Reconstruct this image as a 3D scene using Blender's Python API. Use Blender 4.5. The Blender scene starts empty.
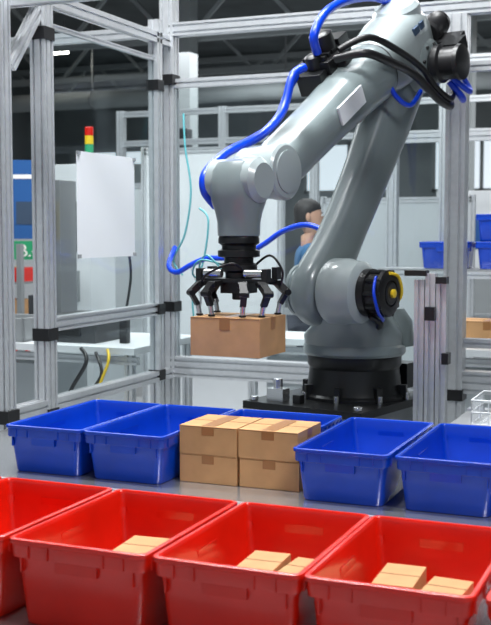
import bpy, math, random
from mathutils import Vector, Matrix
random.seed(4)
SC = bpy.context.scene
COL = SC.collection

# ---------------------------------------------------------------- materials
def mat(name, col, rough=0.5, metal=0.0, noise=0.0, nscale=20.0, bump=0.0, coat=0.0, emit=None, estr=0.0, stretch=None):
    m = bpy.data.materials.new(name); m.use_nodes = True
    nt = m.node_tree; b = nt.nodes['Principled BSDF']
    b.inputs['Base Color'].default_value = (*col, 1)
    b.inputs['Roughness'].default_value = rough
    b.inputs['Metallic'].default_value = metal
    if coat:
        b.inputs['Coat Weight'].default_value = coat; b.inputs['Coat Roughness'].default_value = .12
    if emit:
        b.inputs['Emission Color'].default_value = (*emit, 1)
        b.inputs['Emission Strength'].default_value = estr
    if noise or bump:
        tc = nt.nodes.new('ShaderNodeTexCoord')
        n = nt.nodes.new('ShaderNodeTexNoise'); n.inputs['Scale'].default_value = nscale
        n.inputs['Detail'].default_value = 4
        if stretch:
            mp = nt.nodes.new('ShaderNodeMapping'); mp.inputs['Scale'].default_value = stretch
            nt.links.new(tc.outputs['Object'], mp.inputs['Vector']); nt.links.new(mp.outputs[0], n.inputs['Vector'])
        else: nt.links.new(tc.outputs['Object'], n.inputs['Vector'])
        if noise:
            r = nt.nodes.new('ShaderNodeValToRGB')
            r.color_ramp.elements[0].position = 0.3; r.color_ramp.elements[1].position = 0.7
            r.color_ramp.elements[0].color = (*[max(0, c*(1-noise)) for c in col], 1)
            r.color_ramp.elements[1].color = (*[min(1, c*(1+noise)) for c in col], 1)
            nt.links.new(n.outputs['Fac'], r.inputs['Fac'])
            nt.links.new(r.outputs['Color'], b.inputs['Base Color'])
        if bump:
            bp = nt.nodes.new('ShaderNodeBump'); bp.inputs['Strength'].default_value = bump
            bp.inputs['Distance'].default_value = 0.01
            nt.links.new(n.outputs['Fac'], bp.inputs['Height'])
            nt.links.new(bp.outputs['Normal'], b.inputs['Normal'])
    return m

def clearmat():
    m = bpy.data.materials.new('clear_polycarbonate'); m.use_nodes = True
    nt = m.node_tree; nt.nodes.clear()
    o = nt.nodes.new('ShaderNodeOutputMaterial')
    t = nt.nodes.new('ShaderNodeBsdfTransparent'); t.inputs[0].default_value = (.94, .97, .97, 1)
    g = nt.nodes.new('ShaderNodeBsdfGlossy'); g.inputs['Roughness'].default_value = .03
    g.inputs[0].default_value = (.9, .95, 1, 1)
    mx = nt.nodes.new('ShaderNodeMixShader'); mx.inputs[0].default_value = .035
    nt.links.new(t.outputs[0], mx.inputs[1]); nt.links.new(g.outputs[0], mx.inputs[2])
    nt.links.new(mx.outputs[0], o.inputs[0])
    return m

M = dict(
 alu=mat('anodised_aluminium', (.68,.70,.72), .34, .68, .05, 30),
 alud=mat('aluminium_dark', (.35,.36,.37), .45, .7),
 steel=mat('brushed_steel', (.68,.70,.71), .25, .9),
 black=mat('black_plastic', (.008,.008,.009), .38),
 blackm=mat('black_metal', (.014,.015,.016), .32, .3),
 robot=mat('robot_grey_paint', (.195,.235,.240), .28, 0, .05, 5, .012, .4),
 robotl=mat('robot_light_paint', (.32,.368,.374), .30, 0, .04, 5, .01, .4),
 red=mat('red_plastic', (.68,.012,.003), .27, 0, .10, 6, .03, .3),
 blue=mat('blue_plastic', (.0012,.050,.48), .27, 0, .08, 8, .03, .3),
 hose=mat('blue_hose', (.0,.045,.60), .3),
 teal=mat('teal_tube', (.10,.38,.42), .35),
 card=mat('cardboard', (.53,.295,.13), .8, 0, .08, 14, .08),
 tape=mat('packing_tape', (.34,.155,.055), .3),
 seam=mat('cardboard_seam', (.16,.075,.025), .8),
 clear=clearmat(),
 white=mat('white_laminate', (.70,.73,.75), .45, 0, .03, 3),
 offw=mat('cabinet_offwhite', (.48,.52,.54), .5, 0, .05, 2),
 sheet=mat('white_sheet', (.78,.81,.84), .6),
 yellow=mat('yellow_plastic', (.8,.55,.02), .4),
 orange=mat('orange_plastic', (.75,.13,.015), .4),
 floor=mat('floor_epoxy', (.38,.40,.41), .3, 0, .12, 1.5),
 wall=mat('wall_paint', (.26,.29,.30), .7, 0, .25, .7),
 ceil=mat('ceiling_panel', (.11,.125,.13), .8, 0, .25, 1.2),
 truss=mat('truss_paint', (.36,.39,.40), .6),
 lamp=mat('lamp_diffuser', (1,1,1), .5, emit=(1,.93,.82), estr=12),
 win=mat('window_glow', (.8,.9,1), .5, emit=(.85,.93,1), estr=.8),  # emission for the panes added to brighten the back wall
 sign=mat('sign_blue', (.01,.09,.30), .5),
 green=mat('sign_green', (.01,.30,.13), .5),
 signt=mat('sign_white', (.85,.85,.85), .5),
 mark=mat('mark_blue_grey', (.03,.06,.11), .5),
 grey=mat('machine_grey', (.27,.29,.30), .5, 0, .06, 4),
 dark=mat('machine_dark', (.04,.043,.047), .5),
 skin=mat('skin', (.50,.29,.20), .5),
 hair=mat('hair', (.010,.007,.006), .6),
 shirt=mat('work_shirt', (.03,.12,.26), .8),
 trous=mat('work_trousers', (.02,.025,.04), .8),
 belt=mat('conveyor_top', (.62,.64,.66), .22, .85, .08, 14, .04, 0, None, 0, (1, 14, 1)),
)

# ---------------------------------------------------------------- mesh builder
class MB:
    def __init__(s, name):
        s.name = name; s.v = []; s.f = []; s.m = []; s.mats = []
    def mi(s, k):
        if k not in s.mats: s.mats.append(k)
        return s.mats.index(k)
    def add(s, vs, fs, k):
        o = len(s.v); i = s.mi(k)
        s.v += [tuple(x) for x in vs]
        for f in fs: s.f.append([o+a for a in f]); s.m.append(i)
    def box(s, c, d, k, rot=None):
        c = Vector(c); hx, hy, hz = d[0]/2, d[1]/2, d[2]/2
        vs = [Vector((x, y, z)) for x in (-hx, hx) for y in (-hy, hy) for z in (-hz, hz)]
        if rot is not None: vs = [rot @ v for v in vs]
        s.add([c+v for v in vs], [(0,1,3,2),(4,6,7,5),(0,4,5,1),(2,3,7,6),(0,2,6,4),(1,5,7,3)], k)
    def b2(s, lo, hi, k):
        s.box([(a+b)/2 for a, b in zip(lo, hi)], [abs(b-a) for a, b in zip(lo, hi)], k)
    @staticmethod
    def frame(d):
        d = Vector(d).normalized()
        h = Vector((0, 0, 1)) if abs(d.z) < .95 else Vector((1, 0, 0))
        a = d.cross(h).normalized(); b = d.cross(a).normalized()
        return a, b
    def rev(s, p, d, prof, k, n=32):
        p = Vector(p); d = Vector(d).normalized(); a, b = s.frame(d)
        vs = []
        for t, r in prof:
            for i in range(n):
                w = 2*math.pi*i/n
                vs.append(p + d*t + (a*math.cos(w)+b*math.sin(w))*r)
        fs = []
        for j in range(len(prof)-1):
            for i in range(n):
                fs.append((j*n+i, j*n+(i+1) % n, (j+1)*n+(i+1) % n, (j+1)*n+i))
        fs.append(tuple(range(n))[::-1]); fs.append(tuple((len(prof)-1)*n+i for i in range(n)))
        s.add(vs, fs, k)
    def cyl(s, p0, p1, r, k, n=28, r1=None, bev=None):
        p0 = Vector(p0); p1 = Vector(p1); L = (p1-p0).length
        r1 = r if r1 is None else r1
        e = min(r, r1)*.12 if bev is None else bev
        e = min(e, L*.3)
        s.rev(p0, p1-p0, [(0, r-e), (e, r), (L-e, r1), (L, r1-e)], k, n)
    def loft(s, secs, k, n=36, cap=True):
        vs = []
        for c, A, B, ra, rb, pw in secs:
            c = Vector(c); A = Vector(A).normalized(); B = Vector(B).normalized()
            for i in range(n):
                w = 2*math.pi*i/n; x = math.cos(w); y = math.sin(w)
                X = math.copysign(abs(x)**(2/pw), x); Y = math.copysign(abs(y)**(2/pw), y)
                vs.append(c + A*X*ra + B*Y*rb)
        fs = []
        for j in range(len(secs)-1):
            for i in range(n):
                fs.append((j*n+i, j*n+(i+1) % n, (j+1)*n+(i+1) % n, (j+1)*n+i))
        if cap:
            fs.append(tuple(range(n))[::-1]); fs.append(tuple((len(secs)-1)*n+i for i in range(n)))
        s.add(vs, fs, k)
    def tube(s, pts, r, k, n=12, sub=8):
        P = [Vector(p) for p in pts]; Q = []
        for i in range(len(P)-1):
            a = P[max(i-1, 0)]; b = P[i]; c = P[i+1]; d = P[min(i+2, len(P)-1)]
            for j in range(sub):
                t = j/sub
                Q.append(.5*((2*b)+(c-a)*t+(2*a-5*b+4*c-d)*t*t+(3*b-a-3*c+d)*t**3))
        Q.append(P[-1])
        T = [(Q[min(i+1, len(Q)-1)]-Q[max(i-1, 0)]).normalized() for i in range(len(Q))]
        a, b = s.frame(T[0]); vs = []
        for i, q in enumerate(Q):
            a = (a - T[i]*a.dot(T[i])).normalized(); b = T[i].cross(a)
            for j in range(n):
                w = 2*math.pi*j/n
                vs.append(q+(a*math.cos(w)+b*math.sin(w))*r)
        fs = []
        for j in range(len(Q)-1):
            for i in range(n):
                fs.append((j*n+i, j*n+(i+1) % n, (j+1)*n+(i+1) % n, (j+1)*n+i))
        fs.append(tuple(range(n))[::-1]); fs.append(tuple((len(Q)-1)*n+i for i in range(n)))
        s.add(vs, fs, k)
    def ext(s, p0, p1, w=.08, h=None, k='alu', side=None):
        """T-slot aluminium extrusion from p0 to p1"""
        h = w if h is None else h
        p0 = Vector(p0); p1 = Vector(p1); d = (p1-p0).normalized()
        if abs(d.z) > .95: A = Vector((1, 0, 0)); B = Vector((0, 1, 0))
        else:
            A = Vector((0, 0, 1)).cross(d).normalized(); B = d.cross(A).normalized()
        def grooves(L):
            c = max(1, round(L/.042)); st = L/c
            return [(-L/2+st*(i+.5)) for i in range(c)]
        g = .006; dp = .014; poly = []
        def side_pts(L, f):
            out = [f(-L/2, 0)]
            for x in grooves(L):
                out += [f(x-g, 0), f(x-g*.9, dp), f(x+g*.9, dp), f(x+g, 0)]
            return out
        poly += side_pts(w, lambda x, q: (x, -h/2+q))
        poly += side_pts(h, lambda x, q: (w/2-q, x))
        poly += side_pts(w, lambda x, q: (-x, h/2-q))
        poly += side_pts(h, lambda x, q: (-w/2+q, -x))
        n = len(poly)
        vs = [p0+A*x+B*y for x, y in poly]+[p1+A*x+B*y for x, y in poly]
        fs = [(i, (i+1) % n, n+(i+1) % n, n+i) for i in range(n)]
        fs += [tuple(range(n))[::-1], tuple(n+i for i in range(n))]
        s.add(vs, fs, k)
    def obj(s, bevel=0, parent=None, loc=(0, 0, 0), rotz=0, smooth=35, name=None, segs=2):
        me = bpy.data.meshes.new(name or s.name)
        me.from_pydata(s.v, [], s.f)
        for k in s.mats: me.materials.append(M[k])
        me.polygons.foreach_set('material_index', s.m)
        me.update()
        import bmesh
        bm = bmesh.new(); bm.from_mesh(me); bmesh.ops.recalc_face_normals(bm, faces=bm.faces); bm.to_mesh(me); bm.free()
        if smooth:
            me.shade_smooth(); me.set_sharp_from_angle(angle=math.radians(smooth))
        o = bpy.data.objects.new(name or s.name, me); COL.objects.link(o)
        o.location = loc; o.rotation_euler = (0, 0, rotz)
        if parent: o.parent = parent
        if bevel:
            bv = o.modifiers.new('bevel', 'BEVEL'); bv.width = bevel; bv.segments = segs
            bv.limit_method = 'ANGLE'; bv.angle_limit = math.radians(40); bv.harden_normals = True
        return o

def empty(name, loc=(0, 0, 0), rotz=0):
    e = bpy.data.objects.new(name, None); COL.objects.link(e)
    e.location = loc; e.rotation_euler = (0, 0, rotz); e.empty_display_size = .1
    return e

# ---------------------------------------------------------------- bins
def rrect(w, l, r, z, n=5):
    pts = []
    for cx, cy, a0 in ((w/2-r, l/2-r, 0), (-w/2+r, l/2-r, 90), (-w/2+r, -l/2+r, 180), (w/2-r, -l/2+r, 270)):
        for i in range(n+1):
            a = math.radians(a0+90*i/n)
            pts.append(Vector((cx+r*math.cos(a), cy+r*math.sin(a), z)))
    return pts

def make_bin(name, w, l, h, k, loc):
    b = MB(name)
    loops = [(w-.060, l-.060, .024, .0), (w-.052, l-.052, .028, .005), (w-.030, l-.030, .024, h-.050), (w-.028, l-.028, .024, h-.046),
             (w-.012, l-.012, .022, h-.043), (w-.010, l-.010, .022, h-.040), (w-.009, l-.009, .022, h-.014),
             (w-.001, l-.001, .022, h-.011), (w, l, .022, h-.004), (w-.002, l-.002, .021, h-.001), (w-.006, l-.006, .020, h), (w-.020, l-.020, .016, h),
             (w-.025, l-.025, .015, h-.003), (w-.028, l-.028, .015, h-.010), (w-.032, l-.032, .016, h-.045),
             (w-.062, l-.062, .020, .016), (w-.074, l-.074, .016, .008)]
    vs = []; n = 0
    for ww, ll, r, z in loops:
        p = rrect(ww, ll, r, z); n = len(p); vs += p
    fs = []
    for j in range(len(loops)-1):
        for i in range(n):
            fs.append((j*n+i, j*n+(i+1) % n, (j+1)*n+(i+1) % n, (j+1)*n+i))
    fs.append(tuple(range(n))[::-1]); fs.append(tuple((len(loops)-1)*n+i for i in range(n)))
    b.add(vs, fs, k)
    for sy in (-1, 1):
        for x in (-.34, -.20, .20, .34):
            b.box((x*w, sy*(l/2-.004), h-.027), (.0035, .006, .030), k)
        for x in (-.40, .40):
            b.box((x*w, sy*(l/2-.012), h-.060), (.0035, .012, .034), k)
        b.box((0, sy*(l/2-.012), h-.056), (w*.30, .012, .026), k)
    for sx in (-1, 1):
        for y in (-.43, -.25, -.08, .08, .25, .43):
            b.box((sx*(w/2-.004), y*l, h-.027), (.006, .0035, .030), k)
        b.box((sx*(w/2-.012), 0, h-.056), (.012, l*.2, .026), k)
    return b.obj(loc=loc, smooth=40)

ZT = .75
ZR = .716
for x, w_ in ((-1.992, .345), (-1.634, .350), (-1.268, .360), (-.906, .345), (-.556, .350), (-.190, .345)):
    make_bin('red_storage_bin', w_, .525, .204, 'red', (x, 2.303, ZR))
for x in (-2.148, -1.824, -1.040, -.702, -.366):
    make_bin('blue_storage_bin', .322, .645, .172, 'blue', (x, 3.575, ZT))
make_bin('blue_storage_bin', .425, .265, .172, 'blue', (-1.445, 3.778, ZT))

# ---------------------------------------------------------------- cartons
def carton(name, d, loc, rotz=0, tape=True):
    x, y, z = d
    b = MB(name); b.box((0, 0, z/2), d, 'card')
    e = .0012
    b.box((0, 0, z+e/2), (x, .0018, e), 'seam')
    if tape:
        b.box((0, 0, z+e*.7), (.050, y*.92, e), 'tape')
        for sy in (-1, 1): b.box((0, sy*(y/2+e/2), z*.84), (.046, e, z*.32), 'tape')
        for sx in (-1, 1): b.box((sx*(x/2+e/2), 0, z*.84), (e, .046, z*.32), 'tape')
    b.box((0, -y/2-e*.3, z-.003), (x*.99, e, .0015), 'seam')
    return b.obj(loc=loc, rotz=rotz, bevel=.003, smooth=40)

for ix, x in enumerate((-1.547, -1.326)):
    for iz in (0, 1):
        carton('cardboard_carton', (.215, .235, .0985), (x+random.uniform(-.002, .002), 3.485+random.uniform(-.003, .003), ZT+iz*.0995), random.uniform(-.012, .012))
zf = ZR+.009
for x, y, bw, bd, bh, r in ((-1.270, 2.395, .140, .16, .100, .08), (-.955, 2.395, .092, .15, .100, .05), (-.855, 2.405, .088, .14, .093, -.05),
                            (-.622, 2.410, .094, .16, .102, .04), (-.508, 2.385, .092, .13, .095, -.06)):
    carton('flat_cardboard_box', (bw, bd, bh), (x, y, zf), r, tape=False)

# ---------------------------------------------------------------- conveyor / sorting table
XL = -2.80
b = MB('sorting_table')
b.b2((XL, 3.17, ZT-.03), (.6, 4.00, ZT-.001), 'belt')
b.ext((XL, 3.13, ZT-.038), (.6, 3.13, ZT-.038), .08, .08)
b.ext((XL, 4.03, ZT-.045), (.6, 4.03, ZT-.045), .06, .08)
b.ext((XL, 3.045, ZT-.075), (.6, 3.045, ZT-.075), .045, .045)
b.b2((XL, 3.068, ZT-.09), (.6, 3.09, ZT-.06), 'black')
for x in (XL+.08, -1.9, -.8, .4):
    for y in (3.15, 4.02):
        b.ext((x, y, 0.0), (x, y, ZT-.08), .08 if y < 4 else .06)
    b.ext((x, 3.2, .25), (x, 3.97, .25), .045)
b.obj()
b = MB('front_bin_table')
b.b2((-3.0, 1.95, ZR-.035), (.6, 2.62, ZR-.001), 'belt')
b.ext((-3.0, 1.92, ZR-.035), (.6, 1.92, ZR-.035), .06, .07)
b.ext((-3.0, 2.66, ZR-.035), (.6, 2.66, ZR-.035), .06, .07)
for x in (-2.9, -1.2, .5):
    for y in (1.97, 2.62): b.ext((x, y, 0), (x, y, ZR-.07), .06)
b.obj()

# ---------------------------------------------------------------- safety cage
WX, WY = -2.92, 5.82
b = MB('safety_cage')
def post(x, y, z0=0, z1=2.82, w=.08): b.ext((x, y, z0), (x, y, z1), w)
def brk(x, y, z, w=.1): b.box((x, y, z), (w, w, .06), 'black')
post(WX, 4.134, w=.07); post(WX, 4.47); post(WX, 5.64, w=.06); post(WX, WY, w=.085, z1=3.0)
b.ext((WX, 4.1, 2.72), (WX, 5.78, 2.72), .06)
b.ext((WX, 4.5, 2.60), (WX, 5.62, 2.60), .025)
b.ext((WX, 4.5, 1.165), (WX, 5.62, 1.165), .05, .07)
b.ext((WX, 4.1, .775), (WX, 5.78, .775), .07, .06)
b.ext((WX, 4.20, 2.36), (WX, 4.44, 2.66), .05)
b.ext((-4.4, 4.2, 2.655), (-.2, 4.2, 2.655), .06)
b.ext((WX, WY, 2.79), (1.2, WY, 2.79), .075)
b.ext((WX, WY, 2.48), (1.2, WY, 2.48), .05)
b.ext((WX, WY, .81), (1.2, WY, .81), .08, .12)
b.ext((-1.2, WY, 1.02), (1.2, WY, 1.02), .05)
b.ext((-4.6, WY, 2.79), (WX, WY, 2.79), .06)
post(-1.215, WY, w=.105, z1=2.75); post(.6, WY)
for z in (.78, 1.165, 2.45): brk(WX, 5.64, z, .075)
for z in (.73, 1.12): brk(WX, 4.47, z, .09)
brk(WX+.0, WY-.01, 2.50, .10); brk(WX, WY, 1.17, .10); brk(WX, 4.134, .77, .09); brk(-1.215, WY, .74, .12); brk(WX, 4.47, 2.55, .09)
b.b2((WX-.004, 4.51, 1.2), (WX+.004, 5.61, 2.59), 'clear')
b.b2((WX-.004, 4.51, .81), (WX+.004, 5.61, 1.13), 'clear')
b.b2((WX+.04, WY-.004, .88), (-1.27, WY+.004, 2.45), 'clear')
b.obj()

b = MB('instruction_sheet')
b.b2((WX+.012, 4.75, 1.48), (WX+.016, 5.35, 2.02), 'sheet')
for y in (4.76, 5.34):
    for z in (1.49, 2.01): b.box((WX+.02, y, z), (.012, .02, .02), 'grey')
b.obj()

b = MB('guide_post')
b.ext((-1.165, 4.83, 0), (-1.165, 4.83, 1.40), .045)
b.ext((-1.115, 4.83, 0), (-1.115, 4.83, 1.43), .045)
b.ext((-1.065, 4.83, 0), (-1.065, 4.83, 1.40), .045)
b.box((-1.11, 4.80, 1.25), (.045, .05, .06), 'black'); b.box((-1.18, 4.82, 1.43), (.10, .06, .025), 'black')
b.box((-1.04, 4.81, 1.05), (.03, .06, .05), 'black'); b.box((-1.06, 4.80, 1.40), (.05, .05, .03), 'black')
b.obj()

# ---------------------------------------------------------------- robot
RB = Vector((-1.524, 5.0, 0)); RA = math.atan2(-.975, -.22)
robot = empty('industrial_robot_arm', RB, RA)
V = Vector
b = MB('pedestal')
PA, PB = (-.32, -.36), (.42, .275)
b.b2((PA[0], PA[1], .79), (PB[0], PB[1], .825), 'blackm')
b.b2((PA[0]+.03, PA[1]+.03, .70), (PB[0]-.03, PB[1]-.03, .79), 'grey')
for x in (PA[0]+.04, PB[0]-.04):
    for y in (PA[1]+.04, PB[1]-.04):
        b.cyl((x, y, .825), (x, y, .845), .020, 'steel', 8)
        b.b2((x-.04, y-.04, 0), (x+.04, y+.04, .79), 'grey')
b.box((.33, -.22, .855), (.06, .09, .06), 'steel'); b.cyl((.33, -.22, .88), (.33, -.22, .93), .022, 'steel', 14); b.box((.34, -.10, .845), (.04, .04, .04), 'black')
b.rev((0, 0, .82), (0, 0, 1), [(0, .25), (.02, .25), (.03, .235), (.06, .225), (.15, .215), (.165, .225), (.21, .225)], 'blackm', 48)
for i in range(8):
    w = i*math.pi/4+.2
    b.box((.235*math.cos(w), .235*math.sin(w), .86), (.05, .03, .07), 'blackm', Matrix.Rotation(w, 3, 'Z'))
    b.cyl((.262*math.cos(w), .262*math.sin(w), .82), (.262*math.cos(w), .262*math.sin(w), .86), .012, 'steel', 8)
b.box((-.22, .12, .92), (.12, .16, .12), 'blackm')
b.obj(parent=robot, bevel=.004)
X, Y, Z = V((1, 0, 0)), V((0, 1, 0)), V((0, 0, 1))
b = MB('waist')
b.loft([((0, 0, 1.032), X, Y, .235, .235, 2), ((0, 0, 1.045), X, Y, .245, .245, 2), ((0, 0, 1.075), X, Y, .245, .245, 2), ((.01, 0, 1.085), X, Y, .232, .235, 2),
        ((.03, .01, 1.13), X, Y, .23, .23, 2.2), ((.08, .05, 1.19), X, Y, .22, .17, 2.4), ((.14, .09, 1.26), X, Y, .19, .10, 2.6),
        ((.20, .10, 1.34), X, Y, .16, .075, 2.6), ((.24, .10, 1.42), X, Y, .12, .065, 2.4), ((.25, .10, 1.47), X, Y, .05, .05, 2)], 'robot', 48)
SH = V((.256, 0, 1.343))
b.rev(SH+V((0, .02, 0)), Y, [(0, .14), (.02, .152), (.10, .152), (.115, .145), (.165, .14), (.18, .125), (.19, .10)], 'robotl', 48)
b.rev(SH+V((0, -.17, 0)), Y, [(0, .09), (.02, .11), (.04, .12), (.1, .12)], 'robot', 40)
b.loft([((-.12, .10, 1.07), X, Y, .10, .14, 3), ((-.12, .10, 1.19), X, Y, .09, .13, 3), ((-.10, .10, 1.25), X, Y, .06, .10, 3)], 'robot')
for i in range(10):
    w = i*math.pi/5
    b.cyl(SH+V((.135*math.cos(w), .12, .135*math.sin(w))), SH+V((.135*math.cos(w), .145, .135*math.sin(w))), .008, 'blackm', 8)
b.obj(parent=robot)
b = MB('shoulder_motor')
b.rev(SH+V((0, .19, 0)), Y, [(0, .085), (.015, .108), (.05, .108), (.055, .095), (.10, .095), (.11, .105), (.13, .105), (.14, .09), (.14, .06), (.128, .058), (.128, .02)], 'black', 36)
b.rev(SH+V((0, .318, 0)), Y, [(0, .052), (.012, .052), (.018, .045)], 'blackm', 24)
b.rev(SH+V((0, .334, 0)), Y, [(0, .020), (.012, .020), (.016, .014)], 'yellow', 20)
for i in range(10):
    w = i*math.pi/5
    b.cyl(SH+V((.097*math.cos(w), .245, .097*math.sin(w))), SH+V((.097*math.cos(w), .325, .097*math.sin(w))), .011, 'blackm', 8)
b.tube([SH+V((.07, .29, .075)), SH+V((.125, .31, .01)), SH+V((.10, .32, -.08)), SH+V((.0, .29, -.12)), SH+V((-.1, .2, -.14))], .007, 'hose')
b.tube([SH+V((.02, .33, .09)), SH+V((-.05, .34, .07)), SH+V((-.09, .33, -.02)), SH+V((-.08, .25, -.10))], .007, 'yellow')
b.tube([SH+V((.05, .25, -.1)), SH+V((-.02, .27, -.14)), SH+V((-.12, .2, -.17)), SH+V((-.2, .15, -.2))], .012, 'black')
b.box(SH+V((-.115, .24, .03)), (.06, .10, .06), 'black')
b.obj(parent=robot)
# lower arm
TP = V((-.45, 0, 2.42))
dl = (TP-SH).normalized(); pl = V((dl.z, 0, -dl.x)); LL = (TP-SH).length
b = MB('lower_arm')
secs = []
prof = [(-.155, .03, .03), (-.145, .075, .05), (-.12, .112, .065), (-.07, .145, .078), (0, .158, .085), (.08, .152, .085), (.2, .132, .08), (.38, .124, .080),
        (.65, .130, .085), (.85, .142, .09), (1.0, .155, .095), (LL, .165, .10), (LL+.07, .15, .095), (LL+.115, .10, .07), (LL+.135, .04, .035)]
for t, w, th in prof:
    bow = .03*math.sin(math.pi*min(max(t/LL, 0), 1))
    secs.append((SH+dl*t - pl*bow + V((0, -.055+.06*max(0, t/LL), 0)), pl, Y, w, th, 3.0))
b.loft(secs, 'robot', 48)
b.rev(SH+V((0, -.14, 0)), -Y, [(0, .12), (.015, .12), (.025, .10)], 'robot', 36)
b.obj(parent=robot)
# elbow + forearm
E = V((-.34, .02, 2.52)); W = V((.72, .0, 1.865))
df = (W-E).normalized(); uf = Y.cross(df).normalized()
if uf.z < 0: uf = -uf
LF = (W-E).length
rotm = Matrix((df, Y, df.cross(Y))).transposed()
b = MB('forearm')
b.loft([(E+df*-.20, uf, Y, .07, .07, 3), (E+df*-.19, uf, Y, .11, .11, 3), (E+df*-.165, uf, Y, .14, .13, 3), (E+df*-.08, uf, Y, .165, .15, 3),
        (E+df*.05, uf, Y, .17, .15, 3), (E+df*.17, uf, Y, .155, .14, 2.8), (E+df*.24, uf, Y, .140, .133, 2.6), (E+df*.27, uf, Y, .133, .128, 2.4)], 'robotl', 48)
b.loft([(E+df*.262, uf, Y, .139, .134, 2.35), (E+df*.275, uf, Y, .139, .134, 2.35)], 'dark', 48)
b.loft([(E+df*.27, uf, Y, .138, .133, 2.3), (E+df*.285, uf, Y, .145, .140, 2.3), (E+df*.31, uf, Y, .143, .137, 2.3), (E+df*.5, uf, Y, .128, .125, 2.4), (E+df*.8, uf, Y, .110, .112, 2.5),
        (E+df*(LF-.2), uf, Y, .105, .108, 2.6), (E+df*(LF-.1), uf, Y, .098, .11, 3), (E+df*(LF-.02), uf, Y, .085, .10, 3), (E+df*LF, uf, Y, .05, .07, 3)], 'robot', 48)
b.rev(TP+V((0, -.16, .02)), Y, [(0, .10), (.02, .125), (.30, .135), (.33, .125), (.34, .09)], 'robot', 40)
for i in range(8):
    w = i*math.pi/4
    b.cyl(TP+V((.10*math.cos(w), .17, .02+.10*math.sin(w))), TP+V((.10*math.cos(w), .186, .02+.10*math.sin(w))), .009, 'blackm', 8)
b.rev(E+df*-.10+uf*.10, uf, [(0, .12), (.06, .12), (.08, .10)], 'robotl', 36)
for i in range(6):
    w = i*math.pi/3
    q = E+df*-.10+uf*.155+df*.095*math.cos(w)+Y*.095*math.sin(w)
    b.cyl(q, q+uf*.022, .009, 'blackm', 8)
Wd = V((.775, 0, 1.862))
b.rev(Wd+V((0, -.115, 0)), Y, [(0, .07), (.015, .095), (.03, .105), (.16, .112), (.20, .118), (.225, .118), (.235, .108), (.238, .09)], 'robotl', 48)
b.rev(Wd+V((0, .1225, 0)), Y, [(0, .088), (.006, .088), (.008, .078)], 'robotl', 40)
b.box(E+df*.70+uf*.030+V((0, .122, 0)), (.23, .010, .085), 'sheet', rotm)
for q in (.62, .78): b.box(E+df*q+uf*.030+V((0, .108, 0)), (.03, .022, .06), 'dark', rotm)
b.box(E+df*.02+uf*.085+V((0, .148, 0)), (.05, .014, .035), 'mark', rotm)
b.box(E+df*-.045+uf*.085+V((0, .148, 0)), (.035, .014, .035), 'mark', rotm)
b.obj(parent=robot)
J5 = V((.95, 0, 1.80))
b = MB('wrist')
b.loft([((.80, 0, 1.84), Y, Z, .085, .09, 3), ((.86, 0, 1.83), Y, Z, .098, .10, 3), ((.92, 0, 1.82), Y, Z, .095, .095, 3), ((.97, 0, 1.81), Y, Z, .075, .08, 3), ((1.0, 0, 1.80), Y, Z, .04, .05, 3)], 'robot')
b.loft([((.95, 0, 1.905), X, Y, .04, .05, 2.6), ((.95, 0, 1.895), X, Y, .075, .08, 2.6), ((.95, 0, 1.86), X, Y, .10, .10, 2.6), ((.95, 0, 1.80), X, Y, .112, .108, 2.6), ((.95, 0, 1.74), X, Y, .106, .104, 2.5), ((.95, 0, 1.69), X, Y, .09, .092, 2.3),
        ((.95, 0, 1.655), X, Y, .088, .088, 2), ((.95, 0, 1.60), X, Y, .086, .086, 2), ((.95, 0, 1.595), X, Y, .076, .076, 2)], 'robot', 40)
b.rev(J5+V((0, -.125, .02)), Y, [(0, .07), (.02, .09), (.23, .09), (.25, .07)], 'robotl', 36)
b.rev((.95, 0, 1.60), -Z, [(0, .08), (.012, .084), (.03, .084), (.04, .07), (.055, .07), (.06, .086), (.085, .086), (.09, .06), (.115, .06)], 'blackm', 36)
b.obj(parent=robot)
# claw gripper
grip = MB('gripper')
g0 = 1.49
zb = 1.277
grip.rev((0, 0, g0), -Z, [(0, .065), (.01, .075), (.03, .075), (.04, .055), (.07, .055)], 'black', 28)
grip.box((0, 0, g0-.070), (.28, .15, .016), 'blackm')
grip.box((0, 0, g0-.100), (.12, .10, .045), 'black')
grip.cyl((0, 0, g0-.11), (0, 0, g0-.15), .028, 'blackm', 20)
for sx in (-1, 1):
    grip.cyl((sx*.05, -.055, g0-.042), (sx*.13, -.055, g0-.042), .018, 'steel', 16)
    grip.box((sx*.145, -.055, g0-.048), (.022, .05, .052), 'black')
    grip.box((sx*.145, .050, g0-.042), (.022, .05, .05), 'black')
def claw(px, py, ox, oy, rod=True):
    """px,py hub position, ox,oy position of the pad on the carton top"""
    kx = V((px+(ox-px)*.85, py+(oy-py)*.85, g0-.084)); h = V((px, py, g0-.078)); e1 = V((ox*1.20, oy*1.12, g0-.120)); e2 = V((ox*1.04, oy, zb+.048)); e3 = V((ox*.97, oy*.96, zb+.004))
    side = V((-(oy-py), ox-px, 0)).normalized()
    def link(a, c_, w, t, k):
        d = (c_-a); L = d.length; d = d.normalized()
        n_ = d.cross(side).normalized()
        grip.box((a+c_)/2, (L+.008, w, t), k, Matrix((d, side, n_)).transposed())
    link(h, kx, .026, .020, 'black'); link(kx, e1, .032, .028, 'black'); link(e1, e2, .026, .018, 'black')
    grip.cyl(e2+V((0, 0, .010)), V((e3.x, e3.y, zb+.008)), .010, 'steel', 14); grip.cyl(V((e3.x, e3.y, zb+.009)), V((e3.x, e3.y, zb+.001)), .015, 'blackm', 14)
    for q, r in ((kx, .013), (e1, .014)): grip.cyl(q-side*.020, q+side*.020, r, 'blackm', 14)
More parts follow.
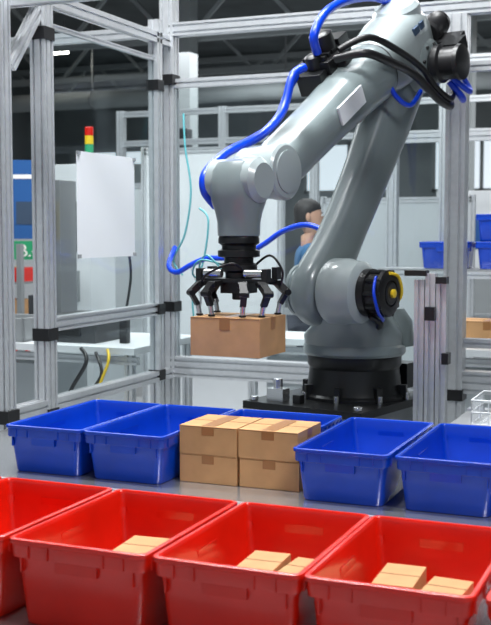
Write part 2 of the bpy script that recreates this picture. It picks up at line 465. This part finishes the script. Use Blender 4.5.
for sx in (-1, 1):
    claw(sx*.11, -.05, sx*.142, -.085); claw(sx*.11, .05, sx*.142, .085)
    claw(sx*.05, -.06, sx*.070, -.118)
grip.tube([(.05, -.06, g0-.03), (.02, -.11, g0+.0), (-.08, -.12, g0-.04), (-.13, -.08, g0-.08)], .005, 'black')
grip.tube([(-.05, -.05, g0-.03), (-.13, -.03, g0+.03), (-.19, .02, g0-.02), (-.17, .06, g0-.08)], .004, 'teal')
grip.tube([(-.05, -.03, g0-.01), (-.15, -.05, g0+.01), (-.20, -.02, g0-.05), (-.16, .04, g0-.09)], .004, 'teal')
grip.tube([(.04, .05, g0-.02), (.12, .04, g0+.03), (.17, .05, g0-.03), (.16, .06, g0-.09)], .005, 'black')
grip.obj(parent=robot, loc=(.95, 0, 0), rotz=-RA-.03, bevel=.002)
b = MB('valve_block')
c = V((.12, -.10, 2.37))
b.box(c, (.18, .17, .14), 'black', rotm)
b.box(c+df*.12+uf*-.01, (.07, .13, .10), 'blackm', rotm)
b.box(c-df*.12+uf*.035, (.09, .13, .16), 'black', rotm)
b.rev(c+uf*.05-df*.04, uf, [(0, .055), (.03, .06), (.11, .055), (.12, .035)], 'black', 24)
b.rev(c+uf*.04+df*.07, uf, [(0, .04), (.06, .04), (.07, .02)], 'blackm', 20)
b.cyl(c+V((0, .08, .02)), c+V((0, .13, .02)), .035, 'blackm', 20)
for i in range(4): b.box(c+df*(-.06+.04*i)+uf*.075, (.022, .12, .03), 'blackm', rotm)
b.obj(parent=robot, bevel=.004)
b = MB('elbow_motors')
for vv, uo in ((.09, -.02), (-.07, -.02)):
    p = E+df*-.19+V((0, vv, 0))+uf*uo
    b.rev(p, -df, [(0, .055), (.01, .066), (.05, .066), (.055, .057), (.12, .057), (.13, .064), (.155, .060), (.165, .03)], 'black', 28)
p = TP+V((0, .18, .02))
b.rev(p, Y, [(0, .075), (.02, .095), (.05, .095), (.06, .080), (.13, .080), (.135, .088), (.155, .086), (.16, .06)], 'black', 32)
b.box(p+V((-.05, .08, .09)), (.11, .10, .06), 'blackm', rotm)
b.box(p+V((-.13, .03, .11)), (.12, .12, .09), 'black', rotm)
b.obj(parent=robot)
b = MB('cable_dress')
b.tube([(.30, -.10, 2.36), (.368, -.12, 2.314), (.451, -.12, 2.151), (.61, -.13, 2.032), (.833, -.14, 1.949), (.993, -.13, 1.858), (1.02, -.12, 1.783), (.97, -.10, 1.72)], .020, 'hose')
b.tube([(.27, -.16, 2.33), (.34, -.17, 2.24), (.46, -.16, 2.10), (.66, -.16, 2.01), (.86, -.16, 1.93)], .014, 'hose')
b.tube([(.24, -.07, 2.43), (.299, -.05, 2.50), (.193, -.05, 2.62), (-.02, -.05, 2.71), (-.29, -.05, 2.765), (-.46, -.05, 2.74), (-.54, -.04, 2.66)], .021, 'hose')
b.tube([(.20, .0, 2.40), (.16, .13, 2.42), (.0, .17, 2.40), (-.20, .20, 2.36), (-.38, .24, 2.26), (-.52, .24, 2.24), (-.62, .18, 2.30)], .020, 'black')
b.tube([(.20, .02, 2.44), (.10, .12, 2.50), (-.1, .17, 2.46), (-.28, .20, 2.40), (-.36, .23, 2.32), (-.48, .26, 2.27), (-.6, .22, 2.36)], .016, 'black')
b.tube([(-.35, .16, 2.30), (-.22, .17, 2.22), (-.12, .15, 2.25), (-.09, .12, 2.32)], .012, 'hose')
b.tube([(-.5, .24, 2.36), (-.56, .28, 2.29), (-.66, .24, 2.29), (-.73, .14, 2.40)], .017, 'hose')
b.tube([(-.47, .26, 2.38), (-.55, .31, 2.32), (-.64, .29, 2.33), (-.72, .18, 2.46)], .014, 'hose')
b.obj(parent=robot)

carton('held_cardboard_box', (.305, .265, .155), (-1.733, 4.070, 1.120), -.03)

b = MB('air_hose')
b.tube([(-2.86, 5.76, 1.52), (-2.82, 5.6, 1.42), (-2.73, 5.52, 1.385), (-2.64, 5.5, 1.425), (-2.54, 5.5, 1.465), (-2.42, 5.5, 1.47), (-2.30, 5.5, 1.49), (-2.18, 5.48, 1.55), (-2.06, 5.46, 1.62), (-1.92, 5.44, 1.65), (-1.78, 5.42, 1.60)], .015, 'hose')
b.tube([(-2.80, 5.76, 2.30), (-2.78, 5.74, 2.1), (-2.74, 5.73, 1.85), (-2.78, 5.73, 1.6), (-2.86, 5.74, 1.45), (-2.80, 5.74, 1.36)], .006, 'teal')
b.tube([(-2.70, 5.76, 1.75), (-2.63, 5.73, 1.68), (-2.66, 5.73, 1.45), (-2.73, 5.73, 1.25), (-2.72, 5.74, 1.05)], .006, 'teal')
b.tube([(-2.76, 5.76, 1.42), (-2.70, 5.73, 1.30), (-2.68, 5.73, 1.2), (-2.74, 5.74, 1.0)], .006, 'alud')
b.obj()

# ---------------------------------------------------------------- room shell
def shell(name, lo, hi, k):
    q = MB(name); q.b2(lo, hi, k); return q.obj(smooth=0)
shell('floor', (-16, -4, -.1), (10, 24, 0), 'floor')
shell('wall_back', (-16, 24, 0), (10, 24.2, 5.6), 'wall')
shell('wall_left', (-16.2, -4, 0), (-16, 24.2, 5.6), 'wall')
shell('wall_right', (10, -4, 0), (10.2, 24.2, 5.6), 'wall')
shell('ceiling', (-16, -4, 5.6), (10, 24.2, 5.8), 'ceil')
for i, x in enumerate((-14.5, -11.5, -8.5, -5.5, -2.5, .5)):  # framed glowing panes, added to lighten the far background
    q = MB('window_%d' % (i+1)); q.b2((x, 23.93, 2.5), (x+2.1, 23.97, 3.6), 'win')
    for xx in (x, x+1.05, x+2.1): q.box((xx, 23.92, 3.05), (.08, .06, 1.16), 'truss')
    for zz in (2.5, 3.6): q.box((x+1.05, 23.92, zz), (2.16, .06, .08), 'truss')
    q.obj(smooth=0)
for y in (9, 12.5, 16, 19.5, 23):
    b = MB('roof_truss')
    b.box((-3, y, 4.7), (25.8, .12, .12), 'truss'); b.box((-3, y, 5.5), (25.8, .12, .12), 'truss')
    for i in range(22):
        x = -15.3+i*1.15; s_ = 1 if i % 2 else -1
        b.box((x, y, 5.1), (.06, .06, .95), 'truss', Matrix.Rotation(s_*.8, 3, 'Y'))
    b.obj(smooth=0)
for x, y in ((-9, 11), (-5.2, 20.5), (-1, 15), (-11.5, 18), (-1.9, 19), (-12, 15), (1.5, 12)):
    b = MB('ceiling_lamp')
    b.box((x, y, 5.0), (.6, .14, .05), 'lamp'); b.box((x, y, 5.05), (.7, .20, .05), 'white')
    for s_ in (-.25, .25): b.box((x+s_, y, 5.335), (.02, .02, .53), 'alud')
    b.obj(smooth=0)
b = MB('ventilation_duct')
b.cyl((-14, 18.6, 4.15), (8, 18.6, 4.15), .17, 'truss', 24)
for x in range(-13, 8, 2): b.cyl((x, 18.6, 4.15), (x+.06, 18.6, 4.15), .19, 'alud', 24); b.box((x, 18.6, 4.95), (.03, .03, 1.28), 'alud')
b.obj()
b = MB('building_column')
for x in (-12, -7.6, -3.2, 1.2):
    b.box((x, 15.7, 2.8), (.3, .3, 5.58), 'truss')
b.obj(smooth=0)

def partition(x0, x1, y, z1, k='white'):
    q = MB('partition_screen')
    q.b2((x0, y-.02, .12), (x1, y+.02, z1), k)
    for x in (x0, x1): q.ext((x, y, 0), (x, y, z1+.04), .05)
    q.ext((x0, y, z1), (x1, y, z1), .05)
    return q.obj()
partition(-4.35, -3.12, 8.2, 2.28)
partition(-5.6, -4.5, 9.3, 2.05, 'offw')
partition(-3.3, -1.9, 9.8, 1.9, 'offw')
partition(-9.5, -7.2, 12.5, 1.9)
partition(-1.2, 1.5, 12, 1.9)

b = MB('neighbour_cage')
for x, y in ((-2.15, 8.0), (-1.75, 8.0), (-1.2, 8.0), (-.55, 8.0), (-2.3, 10.4), (-1.5, 10.4), (-.7, 10.4), (.1, 10.4), (-3.6, 10.4), (-4.6, 10.4), (-5.8, 10.4), (.1, 8.0)):
    b.ext((x, y, 0), (x, y, 2.9), .08)
for z in (.8, 1.31, 2.3, 2.86):
    b.ext((-2.15, 8.0, z), (.3, 8.0, z), .06)
for z in (.8, 2.55, 2.86):
    b.ext((-5.8, 10.4, z), (.3, 10.4, z), .06)
b.ext((-2.15, 7.62, 1.31), (.1, 7.62, 1.31), .05)
for x in (-2.15, -1.2, .1): b.ext((x, 7.62, 0), (x, 7.62, 1.31), .05)
b.b2((-2.15, 7.6, 1.335), (.1, 7.955, 1.35), 'alud')
b.obj()
for x, zz in ((-1.68, 1.352), (-1.28, 1.352), (-1.28, 1.545), (-.88, 1.352), (-.48, 1.352)):
    make_bin('blue_storage_bin', .36, .30, .19, 'blue', (x, 7.79, zz))

def table(name, x0, x1, y0, y1, z, k='white'):
    q = MB(name)
    q.b2((x0, y0, z-.04), (x1, y1, z), k)
    for x in (x0+.06, x1-.06):
        for y in (y0+.06, y1-.06): q.ext((x, y, 0), (x, y, z-.04), .05)
    q.ext((x0, y0+.06, .3), (x1, y0+.06, .3), .04); q.ext((x0, y0+.05, z-.08), (x1, y0+.05, z-.08), .045)
    q.ext((x0, y1-.06, .3), (x1, y1-.06, .3), .04)
    q.b2((x0+.1, y0+.2, .32), (x0+.45, y1-.1, z-.15), 'offw')
    return q.obj()
table('workbench', -4.3, -3.05, 5.6, 6.5, .93)
table('workbench', -2.75, -2.1, 6.5, 7.0, .93)
table('workbench', -1.48, .3, 6.3, 7.1, .93)
b = MB('control_cabinet')
b.b2((-4.02, 6.05, .932), (-3.93, 6.3, 1.85), 'grey'); b.b2((-3.90, 6.1, .932), (-3.86, 6.3, 1.95), 'alud')
b.b2((-4.05, 6.0, .95), (-4.03, 6.3, 1.2), 'dark'); b.b2((-3.93, 6.04, 1.55), (-3.90, 6.06, 1.8), 'yellow')
b.obj(bevel=.004)
# tall machine unit behind the left panel
b = MB('machine_tower')
b.b2((-5.05, 7.5, 0), (-4.45, 8.0, .95), 'offw'); b.b2((-5.02, 7.55, .95), (-4.50, 7.95, 2.15), 'white')
b.b2((-4.95, 7.53, 1.45), (-4.62, 7.55, 1.85), 'dark'); b.b2((-4.92, 7.52, 1.05), (-4.60, 7.55, 1.30), 'grey')
b.cyl((-4.62, 7.75, 2.15), (-4.62, 7.75, 2.25), .03, 'alud', 14); b.cyl((-4.62, 7.75, 2.25), (-4.62, 7.75, 2.32), .035, 'green', 14)
b.cyl((-4.62, 7.75, 2.32), (-4.62, 7.75, 2.39), .035, 'yellow', 14); b.cyl((-4.62, 7.75, 2.39), (-4.62, 7.75, 2.46), .035, 'red', 14)
b.obj(bevel=.005)
b = MB('test_device')
b.b2((-3.75, 5.75, .932), (-3.40, 6.15, 1.10), 'dark'); b.b2((-3.7, 5.74, .97), (-3.5, 5.75, 1.06), 'blackm')
b.box((-3.25, 5.85, 1.022), (.05, .05, .18), 'black'); b.box((-3.25, 5.85, 1.12), (.055, .055, .02), 'yellow')
b.tube([(-3.22, 5.8, 1.1), (-3.15, 5.75, 1.35), (-3.2, 5.8, 1.55)], .008, 'black')
b.obj(bevel=.003)
b = MB('power_cable')
b.tube([(-3.22, 5.585, .92), (-3.19, 5.54, .85), (-3.24, 5.50, .65), (-3.16, 5.48, .45), (-3.24, 5.48, .2), (-3.3, 5.46, .01)], .009, 'yellow')
b.tube([(-3.40, 5.585, .92), (-3.34, 5.54, .84), (-3.45, 5.50, .60), (-3.38, 5.50, .3), (-3.42, 5.46, .01)], .012, 'black')
b.tube([(-3.30, 5.585, .90), (-3.23, 5.53, .78), (-3.30, 5.50, .62), (-3.20, 5.50, .4), (-3.2, 5.46, .01)], .010, 'black')
b.obj()
b = MB('grey_crate')
b.b2((-4.25, 5.65, .932), (-3.85, 5.95, .95), 'grey')
for lo, hi in (((-4.25, 5.65), (-4.23, 5.95)), ((-3.87, 5.65), (-3.85, 5.95)), ((-4.25, 5.65), (-3.85, 5.67)), ((-4.25, 5.93), (-3.85, 5.95))):
    b.b2((lo[0], lo[1], .932), (hi[0], hi[1], 1.08), 'grey')
b.obj(bevel=.003)

b = MB('storage_rack')
for x in (-6.9, -5.75):
    for y in (8.4, 8.8): b.box((x, y, .75), (.05, .05, 1.5), 'grey')
for z in (.5, .85, 1.15): b.b2((-6.9, 8.4, z-.02), (-5.75, 8.8, z), 'alud')
for z in (.5, .85, 1.15):
    for i in range(6):
        x = -6.86+i*.185
        b.b2((x, 8.42, z), (x+.16, 8.7, z+.13), ['orange', 'card', 'orange', 'yellow', 'red', 'card'][(i+int(z*10)) % 6])
b.obj(smooth=0)
ban = empty('hanging_banner', (-6.02, 8.95, 0), math.radians(22))
b = MB('panel'); b.b2((-.22, 0, 1.54), (.22, .02, 2.30), 'sign'); b.b2((-.22, -.004, 2.12), (.22, 0, 2.16), 'signt')
b.b2((-.12, -.004, 1.68), (.12, 0, 1.90), 'mark')
b.b2((-.22, 0, 1.34), (.22, .02, 1.52), 'green'); b.b2((-.24, .02, 0), (-.20, .05, 2.32), 'alud'); b.b2((.20, .02, 0), (.24, .05, 2.32), 'alud')
b.obj(parent=ban, smooth=0)
tc = bpy.data.curves.new('lettering', 'FONT'); tc.body = 'B.4'; tc.size = .17; tc.align_x = 'CENTER'; tc.extrude = .002
to = bpy.data.objects.new('lettering', tc); COL.objects.link(to); to.parent = ban; to.location = (0, -.006, 1.37); to.rotation_euler = (math.pi/2, 0, 0)
tc.materials.append(M['signt'])

b = MB('assembly_machine')
b.b2((-3.2, 13, 0), (-1.4, 14.2, 1.1), 'grey'); b.b2((-3.0, 13.2, 1.1), (-2.2, 14, 2.1), 'white'); b.b2((-2.0, 13.1, 1.1), (-1.6, 13.5, 1.9), 'dark')
b.b2((-2.9, 13.18, 1.4), (-2.4, 13.2, 1.8), 'sign')
b.obj(bevel=.02)
b = MB('assembly_machine')
b.b2((-8.5, 14, 0), (-5.8, 15.2, 1.0), 'grey'); b.b2((-8.2, 14.2, 1.0), (-7.2, 15, 2.6), 'grey'); b.b2((-6.8, 14.1, 1.0), (-6.0, 14.6, 2.8), 'white')
b.b2((-7.1, 14.3, 1.0), (-6.9, 14.5, 3.1), 'dark')
b.obj(bevel=.02)
carton('cardboard_carton', (.34, .25, .155), (-1.15, 6.55, .932), 0)

b = MB('wire_basket')
bx, by, bz = -.72, 4.62, .82
for z in (0, .05, .10):
    for p0, p1 in (((-.14, -.14), (.14, -.14)), ((.14, -.14), (.14, .14)), ((.14, .14), (-.14, .14)), ((-.14, .14), (-.14, -.14))):
        b.cyl((bx+p0[0], by+p0[1], bz+z), (bx+p1[0], by+p1[1], bz+z), .004, 'white', 8)
for i in range(9):
    t = -.14+.035*i
    for s_ in (-.14, .14):
        b.cyl((bx+t, by+s_, bz), (bx+t, by+s_, bz+.10), .003, 'white', 6); b.cyl((bx+s_, by+t, bz), (bx+s_, by+t, bz+.10), .003, 'white', 6)
    b.cyl((bx+t, by-.14, bz), (bx+t, by+.14, bz), .003, 'white', 6); b.cyl((bx-.14, by+t, bz), (bx+.14, by+t, bz), .003, 'white', 6)
b.obj()
b = MB('side_stand')
b.b2((-.95, 4.40, .79), (.3, 4.85, .814), 'alud')
for x in (-.90, .25):
    for y in (4.44, 4.80): b.ext((x, y, 0), (x, y, .79), .05)
b.ext((-.95, 4.87, .80), (.3, 4.87, .80), .05)
b.obj()
# ---------------------------------------------------------------- worker (background)
wk = empty('worker', (-2.74, 7.78, 0), math.radians(115))
def skinned(name, verts, edges, radii, k, parent, sub=2):
    me = bpy.data.meshes.new(name); me.from_pydata(verts, edges, []); me.materials.append(M[k])
    o = bpy.data.objects.new(name, me); COL.objects.link(o); o.parent = parent
    sm = o.modifiers.new('skin', 'SKIN'); sm.use_smooth_shade = True
    for i, r in enumerate(radii):
        me.skin_vertices[0].data[i].radius = r if isinstance(r, tuple) else (r, r)
    me.skin_vertices[0].data[0].use_root = True
    ss = o.modifiers.new('sub', 'SUBSURF'); ss.levels = sub; ss.render_levels = sub
    return o
skinned('torso_and_arms', [(0, 0, .98), (0, 0, 1.12), (0, 0, 1.30), (0, .01, 1.45), (0, .01, 1.53), (.17, 0, 1.46), (.24, .02, 1.30), (.27, -.02, 1.14), (.25, -.18, 1.05),
                    (-.17, 0, 1.46), (-.24, .02, 1.30), (-.27, -.02, 1.14), (-.25, -.18, 1.05)],
        [(0, 1), (1, 2), (2, 3), (3, 4), (3, 5), (5, 6), (6, 7), (7, 8), (3, 9), (9, 10), (10, 11), (11, 12)],
        [(.16, .12), (.145, .11), (.165, .12), (.13, .09), .065, .075, .058, .05, .042, .075, .058, .05, .042], 'shirt', wk)
skinned('legs', [(0, 0, .98), (.10, 0, .88), (.11, -.01, .50), (.11, .02, .10), (-.10, 0, .88), (-.11, -.01, .50), (-.11, .02, .10)],
        [(0, 1), (1, 2), (2, 3), (0, 4), (4, 5), (5, 6)], [(.15, .12), .10, .068, .055, .10, .068, .055], 'trous', wk)
for s_ in (-1, 1):
    skinned('shoe', [(s_*.11, .05, .05), (s_*.11, -.06, .045), (s_*.115, -.16, .035)], [(0, 1), (1, 2)], [.05, .048, .036], 'black', wk)
    hx = s_*.25
    skinned('palm', [(hx, -.19, 1.045), (hx, -.235, 1.02), (hx, -.27, 1.0)], [(0, 1), (1, 2)], [(.028, .026), (.036, .018), (.036, .016)], 'skin', wk)
    for i, ln in enumerate((.062, .072, .068, .052)):
        xx = hx-.027+.018*i
        skinned('finger_%d' % i, [(xx, -.265, 1.0), (xx, -.27-ln*.5, .985), (xx, -.27-ln*.8, .955)], [(0, 1), (1, 2)], [.009, .008, .0075], 'skin', wk, 1)
    skinned('thumb', [(hx-s_*.028, -.215, 1.025), (hx-s_*.05, -.25, 1.01), (hx-s_*.055, -.28, .995)], [(0, 1), (1, 2)], [.011, .010, .009], 'skin', wk, 1)
b = MB('head')
b.loft([((0, .0, 1.50), X, Y, .052, .055, 2), ((0, .0, 1.58), X, Y, .050, .055, 2), ((0, -.03, 1.60), X, Y, .045, .06, 2), ((0, -.035, 1.62), X, Y, .058, .075, 2), ((0, -.02, 1.67), X, Y, .07, .09, 2),
        ((0, -.01, 1.73), X, Y, .076, .097, 2), ((0, 0, 1.78), X, Y, .074, .095, 2), ((0, .005, 1.82), X, Y, .06, .078, 2), ((0, .01, 1.845), X, Y, .03, .04, 2)], 'skin', 28)
b.loft([((0, -.10, 1.735), X, Y, .008, .01, 2), ((0, -.112, 1.71), X, Y, .012, .016, 2), ((0, -.118, 1.695), X, Y, .016, .018, 2), ((0, -.105, 1.685), X, Y, .012, .012, 2)], 'skin', 12)
for s_ in (-1, 1):
    b.box((s_*.032, -.098, 1.735), (.024, .01, .010), 'signt'); b.box((s_*.032, -.103, 1.735), (.010, .006, .010), 'hair')
    b.box((s_*.032, -.100, 1.755), (.034, .01, .006), 'hair')
    b.loft([((s_*.072, .005, 1.72), Y, Z, .016, .028, 2), ((s_*.088, .01, 1.722), Y, Z, .019, .032, 2), ((s_*.092, .012, 1.722), Y, Z, .012, .022, 2)], 'skin', 14)
b.box((0, -.104, 1.655), (.045, .008, .007), 'tape')
b.obj(parent=wk, smooth=60)
b = MB('hair')
b.loft([((0, .045, 1.65), X, Y, .062, .055, 2), ((0, .035, 1.70), X, Y, .080, .075, 2), ((0, .03, 1.75), X, Y, .086, .083, 2), ((0, .008, 1.785), X, Y, .088, .106, 2), ((0, .005, 1.82), X, Y, .076, .095, 2), ((0, .01, 1.85), X, Y, .05, .06, 2), ((0, .01, 1.862), X, Y, .02, .03, 2)], 'hair', 28)
b.obj(parent=wk, smooth=60)

# ---------------------------------------------------------------- lights
def area(name, loc, size, power, col=(1, 1, 1), rot=(0, 0, 0), sy=None):
    l = bpy.data.lights.new(name, 'AREA'); l.energy = power; l.color = col; l.shape = 'RECTANGLE'
    l.size = size; l.size_y = sy or size
    o = bpy.data.objects.new(name, l); COL.objects.link(o); o.location = loc; o.rotation_euler = rot
    return o
area('ceiling_light_panel', (-2.2, 3.4, 5.2), 2.4, 285, (.97, .99, 1), sy=.4)
area('ceiling_light_panel', (-2.2, 5.2, 5.2), 2.4, 190, (.97, .99, 1), sy=.4)
area('ceiling_light_panel', (1.0, 1.8, 4.8), 1.4, 155, (.97, .98, 1), rot=(math.radians(-15), math.radians(30), 0), sy=.8)
area('ceiling_light_panel', (-5.5, 7.5, 5.0), 2.5, 165, (.96, .98, 1))
area('ceiling_light_panel', (-2.5, 10, 5.0), 3.0, 190, (.96, .98, 1))
area('ceiling_light_panel', (-6, 16, 4.4), 4.0, 240, (.96, .98, 1))
area('ceiling_light_panel', (0, 16, 4.4), 4.0, 200, (.96, .98, 1))
w = bpy.data.worlds.new('world'); SC.world = w; w.use_nodes = True
w.node_tree.nodes['Background'].inputs[0].default_value = (.80, .90, 1, 1)
w.node_tree.nodes['Background'].inputs[1].default_value = .38

# ---------------------------------------------------------------- camera
cd = bpy.data.cameras.new('camera'); cam = bpy.data.objects.new('camera', cd); COL.objects.link(cam)
cam.location = (0, 0, 1.62); cam.rotation_euler = (math.radians(85.7), 0, math.radians(22.7))
cd.sensor_fit = 'VERTICAL'; cd.sensor_height = 36; cd.lens = 62.7
cd.dof.use_dof = True; cd.dof.focus_distance = 4.0; cd.dof.aperture_fstop = 5.6
SC.camera = cam
SC.view_settings.view_transform = 'Standard'
